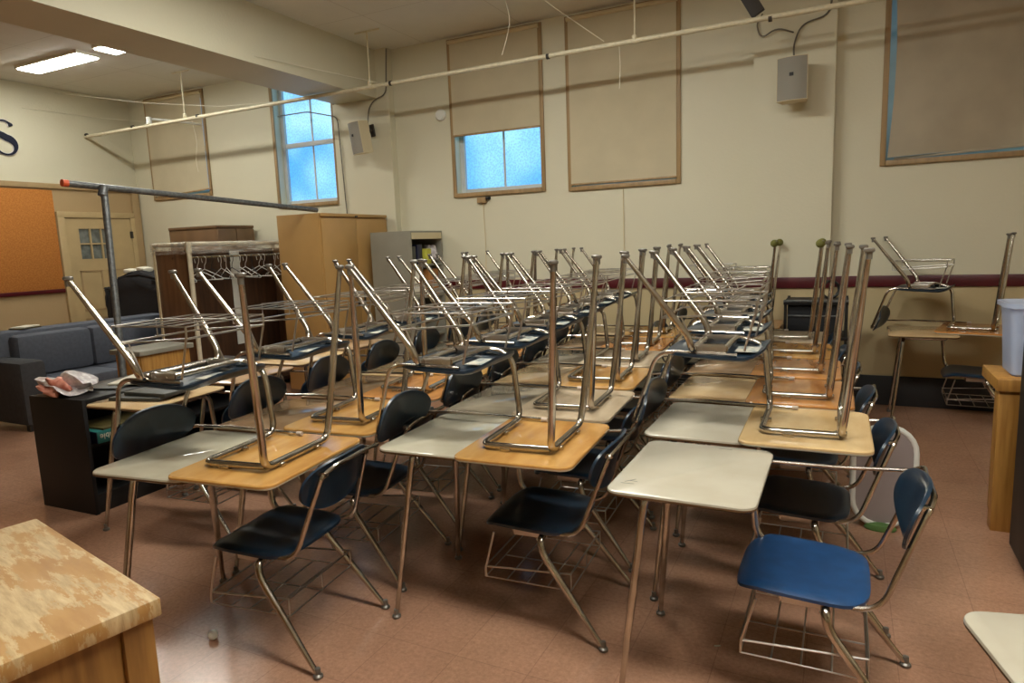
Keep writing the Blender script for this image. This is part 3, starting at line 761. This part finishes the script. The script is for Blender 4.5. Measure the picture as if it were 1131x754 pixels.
# game box on the shelf, lettering upside down
r = empty('game_box', (-3.57, .66, .442), math.radians(0), 'teal and dark blue box on the black bookcase shelf, its lettering upside down', 'box')
bm = NB(); box(bm, (-.17, -.24, 0), (.16, .25, .075), .003); obj('carton', bm, 'teal', r)
bm = NB(); box(bm, (-.165, -.243, .002), (.157, -.239, .073)); obj('end_label', bm, 'blue_dark', r)
t = text_mesh('lettering', 'Double', .05, .001, 'paper', r)
t.matrix_local = Matrix.Translation((.1605, -.15, .056)) @ Matrix.Rotation(PI / 2, 4, 'Z') @ Matrix.Rotation(PI / 2, 4, 'X') @ Matrix.Rotation(PI, 4, 'Z')
bm = NB(); box(bm, (-.16, -.2, 0), (.15, .3, .012), .001); tag(obj('folder', bm, 'olive', loc=(-3.58, .66, .5175), rot=(0, 0, .05)), 'yellowish folder lying on the teal box in the black bookcase', 'folder')
def lump(name, c, size, m, label, cat, seed, amp=.25, parent=None, sub=3):
    rnd = random.Random(seed); bm = NB(); bmesh.ops.create_icosphere(bm, subdivisions=sub, radius=1)
    ph = [(rnd.uniform(2, 6), rnd.uniform(2, 6), rnd.uniform(2, 6), rnd.uniform(0, 6)) for _ in range(5)]
    for v in bm.verts:
        n = v.co.normalized(); d = 1
        for p in ph: d += amp / 3 * math.sin(p[0] * n.x + p[1] * n.y + p[2] * n.z + p[3])
        v.co = Vector((n.x * size[0] * d, n.y * size[1] * d, max(n.z, -.55) * size[2] * d))
    z = min(v.co.z for v in bm.verts)
    for v in bm.verts: v.co.z -= z
    o = obj(name, bm, m, parent, 60, loc=c)
    if label: tag(o, label, cat)
    return o
b = lump('plastic_bag', (-3.75, .48, .731), (.17, .13, .07), 'plastic_bag', 'crumpled clear plastic bag of pink items on the black bookcase', 'plastic bag', 3, .5)
lump('candy_filling', (.02, -.09, .0), (.11, .06, .06), 'pink', None, None, 5, .5, b)
for k, (dx, dy, rz, m, lab) in enumerate([(-.02, .30, .3, 'charcoal', 'dark folder lying next to the plastic bag on the black bookcase'), (.03, .42, .5, 'paper', 'pale paper folder on the black bookcase behind the plastic bag')]):
    bm = NB(); box(bm, (-.12, -.17, 0), (.12, .17, .012), .002); tag(obj('folder', bm, m, loc=(-3.66 + dx, .46 + dy, .731 + k * .013), rot=(0, 0, rz)), lab, 'folder')
# laptop stack on the desk against the bookcase
bm = NB(); box(bm, (-.17, -.13, 0), (.17, .13, .02), .004); tag(obj('binder', bm, 'charcoal', loc=(-2.98, .50, .757), rot=(0, 0, .25)), 'dark flat binder under the other one on the tan desk by the bookcase', 'binder')
bm = NB(); box(bm, (-.16, -.12, 0), (.16, .12, .022), .004); tag(obj('binder', bm, 'charcoal', loc=(-2.93, .54, .777), rot=(0, 0, .1)), 'dark grey binder on top of the flat pile on the tan desk', 'binder')

# ------------------------------------------------------------------ sofa
r = empty('sofa', (-6.9, 1.36, 0), 0, 'grey fabric sofa with dark arms behind the black bookcase', 'sofa')
bm = NB(); box(bm, (0, .0, .12), (.24, 2.0, .90), .05); obj('backrest', bm, 'sofa', r)
bm = NB(); box(bm, (.05, .02, .05), (.85, .26, .66), .05); obj('armrest', bm, 'sofa_dark', r)
bm = NB(); box(bm, (.05, 1.74, .05), (.85, 1.98, .66), .05); obj('armrest', bm, 'sofa_dark', r)
bm = NB(); box(bm, (.2, .25, .08), (.84, 1.75, .26), .02); obj('base', bm, 'sofa_dark', r)
for y in (.26, 1.0):
    bm = NB(); box(bm, (.22, y, .26), (.86, y + .735, .44), .04); obj('seat_cushion', bm, 'sofa', r)
    bm = NB(); box(bm, (.2, y, .44), (.40, y + .735, .86), .05); obj('back_cushion', bm, 'sofa', r)
for (x, y) in ((.1, .08), (.8, .08), (.1, 1.9), (.8, 1.9)):
    bm = NB(); box(bm, (x - .03, y - .03, 0), (x + .03, y + .03, .09)); obj('leg', bm, 'dark', r)
for k, (m, rz) in enumerate((('olive', .2), ('paper', .5))):
    bm = NB(); box(bm, (-.07, -.12, 0), (.07, .12, .012), .002); tag(obj('book', bm, m, loc=(-6.79, 1.86 + .0 * k, .901 + .013 * k), rot=(0, 0, rz)), ['olive thin book lying flat on top of the sofa back', 'white paperback lying on the olive book on the sofa back'][k], 'book')

# low cupboard with grey top
r = empty('low_cupboard', (-4.93, 2.05, 0), 0, 'low oak cupboard with grey top between the sofa and the coat rack', 'cupboard')
bm = NB(); box(bm, (-.36, -.25, 0), (.0, .25, .70), .004); obj('carcass', bm, 'oak', r)
bm = NB(); box(bm, (-.40, -.28, .70), (.03, .28, .745), .006); obj('worktop', bm, 'grey_steel', r)
bm = NB(); box(bm, (-.34, -.262, .08), (-.02, -.25, .68), .003); dd = obj('door', bm, 'oak', r)
bm = NB(); tube(bm, [(-.31, -.28, .40), (-.31, -.28, .5)], .007, 8); tube(bm, [(-.31, -.28, .41), (-.31, -.262, .41)], .005, 6); tube(bm, [(-.31, -.28, .49), (-.31, -.262, .49)], .005, 6); obj('handle', bm, 'chrome', dd)

# black bags heaped on a chair behind the sofa
r = empty('side_table', (-7.25, 3.70, 0), 0, 'dark side table under the heap of black bags beside the door', 'table')
bm = NB(); box(bm, (-.55, -.3, .70), (.68, .3, .73), .004); obj('table_top', bm, 'dark', r)
for (x, y) in ((-.5, -.26), (.5, -.26), (-.5, .26), (.5, .26)):
    bm = NB(); box(bm, (x - .02, y - .02, 0), (x + .02, y + .02, .70)); obj('leg', bm, 'dark', r)
def bag(name, loc, size, m, label, cat, seed):
    rnd = random.Random(seed); bm = NB(); box(bm, (-size[0], -size[1], 0), (size[0], size[1], size[2]), min(size) * .25)
    bmesh.ops.subdivide_edges(bm, edges=bm.edges[:], cuts=3, use_grid_fill=True)
    for v in bm.verts:
        if v.co.z > .01: v.co += Vector((rnd.uniform(-1, 1), rnd.uniform(-1, 1), rnd.uniform(-1, .6))) * .018
        v.co.z += .06 * math.sin(5 * v.co.x + seed) * (v.co.z / size[2])
        v.co.z = max(v.co.z, 0)
    return tag(obj(name, bm, m, loc=loc, smooth=70), label, cat)
bag('duffel_bag', (-7.10, 3.60, .731), (.50, .22, .62), 'black_cloth', 'big slumped black fabric bag on the dark side table beside the door', 'bag', 2)
bag('shoulder_bag', (-7.76, 3.62, .731), (.13, .2, .50), 'black_cloth', 'small black bag next to the big slumped one by the door', 'bag', 4)
for k, (x, z, rz) in enumerate(((-7.42, 1.36, .3), (-7.18, 1.38, -.1))):
    bm = NB(); box(bm, (-.08, -.06, 0), (.08, .06, .05), .004); tag(obj('paper_carton', bm, 'paper', loc=(x, 3.52, z + .02), rot=(.1, .1, rz)), ['white carton lying on the big black bag, on its door side', 'white carton lying on the big black bag, on its rack side'][k], 'carton')

# grey pole stand
r = empty('pole_stand', (-4.23, 1.15, 0), 0, 'grey metal pipe stand with long crossbar and orange end behind the bookcase', 'pole stand')
o = Vector((-4.23, 1.15, 0)); L = lambda *p: Vector(p) - o
bm = NB(); tube(bm, [L(-4.23, 1.15, .02), L(-4.49, 1.36, 2.10)], .026, 14); obj('post', bm, 'pole', r)
bm = NB(); tube(bm, [L(-4.55, 1.10, 2.145), L(-4.40, 3.62, 2.005)], .025, 14); cb = obj('crossbar', bm, 'pole', r)
bm = NB(); tube(bm, [L(-4.551, 1.085, 2.146), L(-4.549, 1.125, 2.144)], .028, 14); obj('end_cap', bm, 'orange', cb)
bm = NB(); lathe(bm, [(.16, 0), (.16, .012), (.04, .025), (.032, .08)], (0, 0, 0), 24); obj('foot_plate', bm, 'pole', r)
bm = NB(); tube(bm, [L(-4.487, 1.34, 2.06), L(-4.493, 1.365, 2.13)], .034, 12); obj('tee_joint', bm, 'pole', r)

# coat rack
r = empty('coat_rack', (-5.3, 2.7, 0), 0, 'brown plywood coat rack with white pipe frame, clear cover and wire hangers', 'coat rack')
dx, dy, hz = -.53, 1.65, 1.69
bm = NB(); box(bm, (dx, 0, .05), (-.03, .018, hz - .06), .002); obj('end_panel', bm, 'brown_ply', r)
bm = NB(); box(bm, (dx, dy - .018, .05), (-.03, dy, hz - .06), .002); obj('end_panel', bm, 'brown_ply', r)
bm = NB(); box(bm, (dx, .018, .05), (dx + .015, dy - .018, hz - .06)); obj('back_panel', bm, 'dark_ply', r)
bm = NB(); box(bm, (dx, .018, .05), (-.03, dy - .018, .09)); obj('bottom_board', bm, 'dark_ply', r)
bm = NB(); box(bm, (dx + .016, .95, .5), (dx + .03, 1.08, hz - .08)); obj('divider_strip', bm, 'white_plastic', r)
bm = NB(); box(bm, (dx - .02, -.012, .0), (dx + .012, .02, hz), .004); obj('corner_strip', bm, 'pale_edge', r)
for (x, y) in ((0, 0), (0, dy), (dx, dy)):
    bm = NB(); tube(bm, [(x, y, 0), (x, y, hz)], .024, 14); tube(bm, [(x, y, hz - .09), (x, y, hz + .02)], .031, 14); obj('post', bm, 'pvc', r)
for (a, b) in (((0, 0, hz), (0, dy, hz)), ((dx, 0, hz), (dx, dy, hz)), ((0, 0, hz), (dx, 0, hz)), ((0, dy, hz), (dx, dy, hz))):
    bm = NB(); tube(bm, [a, b], .022, 12); obj('top_rail', bm, 'pvc', r)
bm = NB(); tube(bm, [(-.26, 0, hz - .14), (-.26, dy, hz - .14)], .012, 10); obj('hanging_rod', bm, 'chrome', r)
bm = NB(); box(bm, (dx - .025, -.027, hz - .10), (dx + .50, -.025, hz + .024)); box(bm, (.026, 0, hz - .10), (.028, dy, hz + .024)); box(bm, (dx, 0, hz + .026), (.0, dy, hz + .028)); obj('clear_cover', bm, 'clear', r, 0)
def hanger(bm):
    tube(bm, fillet([(-.02, 0, .0), (-.03, 0, .05), (.0, 0, .075), (.028, 0, .05), (.02, 0, .0), (0, 0, -.03), (0, 0, -.07)], .03, 4), .0035, 6)
    tube(bm, fillet([(0, 0, -.07), (.20, 0, -.17), (.205, 0, -.19), (-.205, 0, -.19), (-.20, 0, -.17), (0, 0, -.07)], .02, 3), .0045, 6)
bm = NB(); hanger(bm); H0 = obj('coat_hanger', bm, 'white_plastic')
for k in range(16):
    h = H0 if k == 0 else H0.copy()
    if k: COL.objects.link(h)
    white = k % 3 != 1
    h.material_slots[0].link = 'OBJECT'; h.material_slots[0].material = M['white_plastic' if white else 'dark']
    h.location = (-5.56, 2.82 + k * .092 + J(.02), hz - .14 - .058); h.rotation_euler = (J(.12), J(.05), J(.5))
    tag(h, ('white' if white else 'black') + ' empty hanger on the rod of the coat rack', 'coat hanger', ('white' if white else 'black') + ' hangers on the coat rack')

# cabinets along the back wall
r = empty('wardrobe_cabinet', (-6.96, 4.4, 0), 0, 'plain brown cabinet rising behind the coat rack', 'cabinet')
bm = NB(); box(bm, (-.46, -.3, .06), (.44, .3, 1.91), .004); obj('body', bm, 'brown_wood', r)
bm = NB(); box(bm, (-.46, -.31, 1.91), (.46, .3, 1.945), .004); obj('top_board', bm, 'brown_wood', r)
bm = NB(); box(bm, (.44, -.30, .08), (.46, -.005, 1.90), .003); obj('door', bm, 'brown_wood', r)
bm = NB(); box(bm, (.44, .005, .08), (.46, .295, 1.90), .003); obj('door', bm, 'brown_wood', r)
bm = NB(); box(bm, (-.44, -.28, 0), (.42, .28, .06)); obj('plinth', bm, 'dark', r)
r = empty('steel_cabinet', (-4.53, 4.05, 0), 0, 'tall tan steel cabinet with two closed doors under the tilted loudspeaker', 'cabinet')
bm = NB(); box(bm, (-.31, -.58, .05), (.28, .58, 1.965), .006); obj('body', bm, 'tan_steel', r)
for (a, b) in ((-.565, -.004), (.004, .565)):
    bm = NB(); box(bm, (.28, a, .09), (.302, b, 1.91), .004); dd = obj('door', bm, 'tan_steel', r)
    bm = NB(); y = b - .05 if a < 0 else a + .05
    box(bm, (.302, y - .012, .95), (.318, y + .012, 1.1), .004); obj('handle', bm, 'pipe_dark', dd)
bm = NB(); box(bm, (.279, -.57, 1.93), (.305, .57, 1.964), .003); obj('top_rail', bm, 'tan_steel', r)
bm = NB(); box(bm, (.303, -.02, 1.925), (.315, .02, 1.945), .002); obj('latch', bm, 'pipe_dark', r)
r = empty('storage_cabinet', (-3.80, 4.40, 0), 0, 'grey steel cabinet standing open with goods inside, beside the tan one', 'cabinet')
bm = NB(); t = .02
for a, b in (((-.27, -.32, 0), (.27, -.32 + t, 1.75)), ((-.27, .32 - t, 0), (.27, .32, 1.75)), ((-.27, -.32 + t, 1.75 - t), (.27, .32 - t, 1.75)), ((-.27, -.32 + t, 0), (-.27 + t, .32 - t, 1.75 - t))): box(bm, a, b)
obj('body', bm, 'grey_steel', r, 0)
for z in (.08, .55, 1.0, 1.36):
    bm = NB(); box(bm, (-.25, -.30, z), (.26, .30, z + .02)); obj('shelf', bm, 'grey_steel', r)
bm = NB(); box(bm, (.25, -.30, 1.66), (.275, .30, 1.73)); obj('header', bm, 'pale_edge', r)
sx, sy = -3.80, 4.40
for k, (x, y, w, d, h, m, lab) in enumerate([(.1, -.2, .1, .07, .2, 'charcoal', 'dark box at the open end of the top shelf in the grey cabinet'), (.1, -.05, .1, .05, .22, 'blue_dark', 'dark blue box on the top shelf in the grey cabinet'), (.15, .07, .09, .05, .17, 'yellow', 'yellow box on the top shelf of the grey cabinet')]):
    bm = NB(); box(bm, (-w, -d, 0), (w, d, h), .004); tag(obj('storage_box', bm, m, loc=(sx + x, sy + y, 1.381)), lab, 'box')
lump('plastic_sack', (sx + .17, sy + .21, 1.381), (.08, .07, .12), 'plastic_bag', 'shiny clear plastic sack on the top shelf of the grey cabinet', 'plastic bag', 11, .5)
lump('cloth_bundle', (sx + .15, sy - .12, 1.021), (.1, .13, .2), 'paper', 'pale rounded cloth bundle on the middle shelf of the grey cabinet', 'bundle', 13, .2)
bm = NB(); box(bm, (-.14, -.1, 0), (.12, .1, .3), .004); tag(obj('cardboard_box', bm, 'back_brown', loc=(sx + .1, sy + .18, 1.021)), 'upright brown cardboard box on the middle shelf of the grey cabinet', 'box')

# aisle side
r = empty('leaning_board', (.94, 1.86, 0), 0, 'grey rounded panel with thick white rim and green foot standing behind the blue chair', 'panel')
bm = NB(); prism(bm, rrect(-.17, .13, .02, .55, .14), [(-.008, 0, 0), (.008, 0, 0)]); p = obj('panel_face', bm, 'grey_board', r, rot=(PI / 2 - .04, 0, .22), loc=(0, 0, 0))
bm = NB()
pts = [(x, y, 0) for x, y in rrect(-.17, .13, .02, .55, .14)(0)]
tube(bm, pts, .016, 10, closed=True); obj('rim', bm, 'white_plastic', r, rot=(PI / 2 - .04, 0, .22))
bm = NB(); lathe(bm, [(.055, 0), (.06, .012), (.05, .03), (.01, .04)], (0, 0, 0), 20)
for v in bm.verts: v.co.x *= 1.3; v.co.y *= .6
obj('foot', bm, 'green', r, loc=(-.03, -.03, 0))

r = empty('wooden_table', (1.42, 2.06, 0), 0, 'thick-legged oak table end carrying the plastic bin by the aisle', 'table')
bm = NB(); box(bm, (-.015, -.06, .745), (1.1, .36, .808), .006); obj('table_top', bm, 'oak', r)
for (x, y) in ((.045, 0), (1.03, 0), (1.03, .29)):
    bm = NB(); box(bm, (x - .045, y - .04, 0), (x + .045, y + .045, .745), .004); obj('leg', bm, 'oak', r)
bm = NB(); box(bm, (.09, -.03, .62), (.985, -.01, .745)); obj('apron', bm, 'oak_side', r)
bm = NB(); box(bm, (.045, .255, 0), (.12, .33, .745), .004); obj('leg', bm, 'oak', r)
# translucent bin
r = empty('plastic_bin', (1.665, 2.20, .809), 0, 'translucent bluish plastic bin on the end of the thick-legged oak table', 'bin')
bm = NB(); lv = []
for z, ins in ((0, .03), (.01, .02), (.345, .0), (.35, -.022), (.372, -.022), (.372, -.012), (.35, -.004), (.01, .026), (.008, .03)): lv.append((z, ins, 0))
f0 = rrect(-.21, .21, -.145, .145, .05)
rings = [[bm.verts.new((x, y, z)) for x, y in f0(ins)] for z, ins, _ in lv]
n = len(rings[0])
for i in range(len(rings) - 1):
    for k in range(n): bm.faces.new((rings[i][k], rings[i][(k + 1) % n], rings[i + 1][(k + 1) % n], rings[i + 1][k]))
bm.faces.new(rings[0][::-1]); bm.faces.new(rings[-1])
obj('tub', bm, 'bin', r)
lump('purple_cloth', (1.70, 2.20, .822), (.10, .09, .15), 'purple', 'mottled purple bundle inside the translucent plastic bin', 'bundle', 21, .2)
# black case by the table
r = empty('black_cabinet', (1.46, 1.40, 0), 0, 'tall black cabinet in front of the thick-legged oak table', 'cabinet')
bm = NB(); box(bm, (0, 0, .03), (.6, .40, 1.04), .008); obj('body', bm, 'black_wood', r)
bm = NB(); box(bm, (.02, -.018, .06), (.58, 0, 1.02), .004); obj('door', bm, 'black_wood', r)
for (x, y) in ((.04, .04), (.56, .04), (.04, .36), (.56, .36)):
    bm = NB(); tube(bm, [(x, y, 0), (x, y, .03)], .02, 10); obj('foot', bm, 'dark', r)

# black equipment cart by the wall
r = empty('equipment_cart', (.50, 4.22, 0), 0, 'black equipment cart with pale metal edges by the wall pillar', 'cart')
bm = NB(); box(bm, (-.22, -.20, .72), (.20, .20, .98), .01); obj('equipment_body', bm, 'black_cloth', r)
for z in (.12, .69, .98):
    bm = NB(); box(bm, (-.25, -.24, z), (.24, .22, z + .025), .004); obj('shelf', bm, 'black_wood', r)
bm = NB(); box(bm, (-.25, -.25, 1.005), (.24, -.235, 1.02), .002); box(bm, (-.22, -.21, .88), (.20, -.20, .892), .002); obj('edge_trim', bm, 'pole', r)
for (x, y) in ((-.235, -.22), (.225, -.22), (-.235, .2), (.225, .2)):
    bm = NB(); tube(bm, [(x, y, .05), (x, y, 1.02)], .012, 8); tube(bm, [(x - .012, y, .03), (x + .012, y, .03)], .03, 12); obj('leg', bm, 'dark', r)
bm = NB()
pts = []
for k in range(90):
    a = k * .36; rr = .11 + .012 * math.sin(k * 1.7); pts.append((rr * .6 * math.cos(a), .012 * math.sin(k * .9) + .03 * (k / 90 - .5), .085 + .65 * rr * math.sin(a)))
tube(bm, pts, .006, 6)
tag(obj('cable_coil', bm, 'dark', loc=(.60, 4.12, 1.012), rot=(0, 0, .2)), 'coil of black cable standing on the black equipment cart', 'cable coil')

# ------------------------------------------------------------------ camera, world, view
cam = bpy.data.cameras.new('camera'); co = bpy.data.objects.new('camera', cam); COL.objects.link(co)
F, YAW, PITCH, ROLL, CX, CY, CZ = CAMP
fw = Vector((math.sin(YAW) * math.cos(PITCH), math.cos(YAW) * math.cos(PITCH), -math.sin(PITCH)))
rt_ = Vector((math.cos(YAW), -math.sin(YAW), 0)); up = rt_.cross(fw)
r2 = rt_ * math.cos(ROLL) + up * math.sin(ROLL); u2 = -rt_ * math.sin(ROLL) + up * math.cos(ROLL)
co.matrix_world = Matrix((( r2.x, u2.x, -fw.x, CX), (r2.y, u2.y, -fw.y, CY), (r2.z, u2.z, -fw.z, CZ), (0, 0, 0, 1)))
cam.sensor_fit = 'HORIZONTAL'; cam.sensor_width = 36; cam.lens = F / 1131 * 36; cam.clip_start = .05
scene.camera = co
w = bpy.data.worlds.new('world'); scene.world = w; w.use_nodes = True
w.node_tree.nodes['Background'].inputs[0].default_value = (.5, .6, .75, 1); w.node_tree.nodes['Background'].inputs[1].default_value = .6
scene.view_settings.view_transform = 'Standard'; scene.view_settings.look = 'None'; scene.view_settings.gamma = 1; scene.view_settings.use_curve_mapping = False
scene.view_settings.exposure = .05
scene.cycles.use_denoising = True
scene.cycles.max_bounces = 8; scene.cycles.diffuse_bounces = 4; scene.cycles.glossy_bounces = 4
scene.cycles.sample_clamp_indirect = 6
scene.cycles.caustics_reflective = False; scene.cycles.caustics_refractive = False
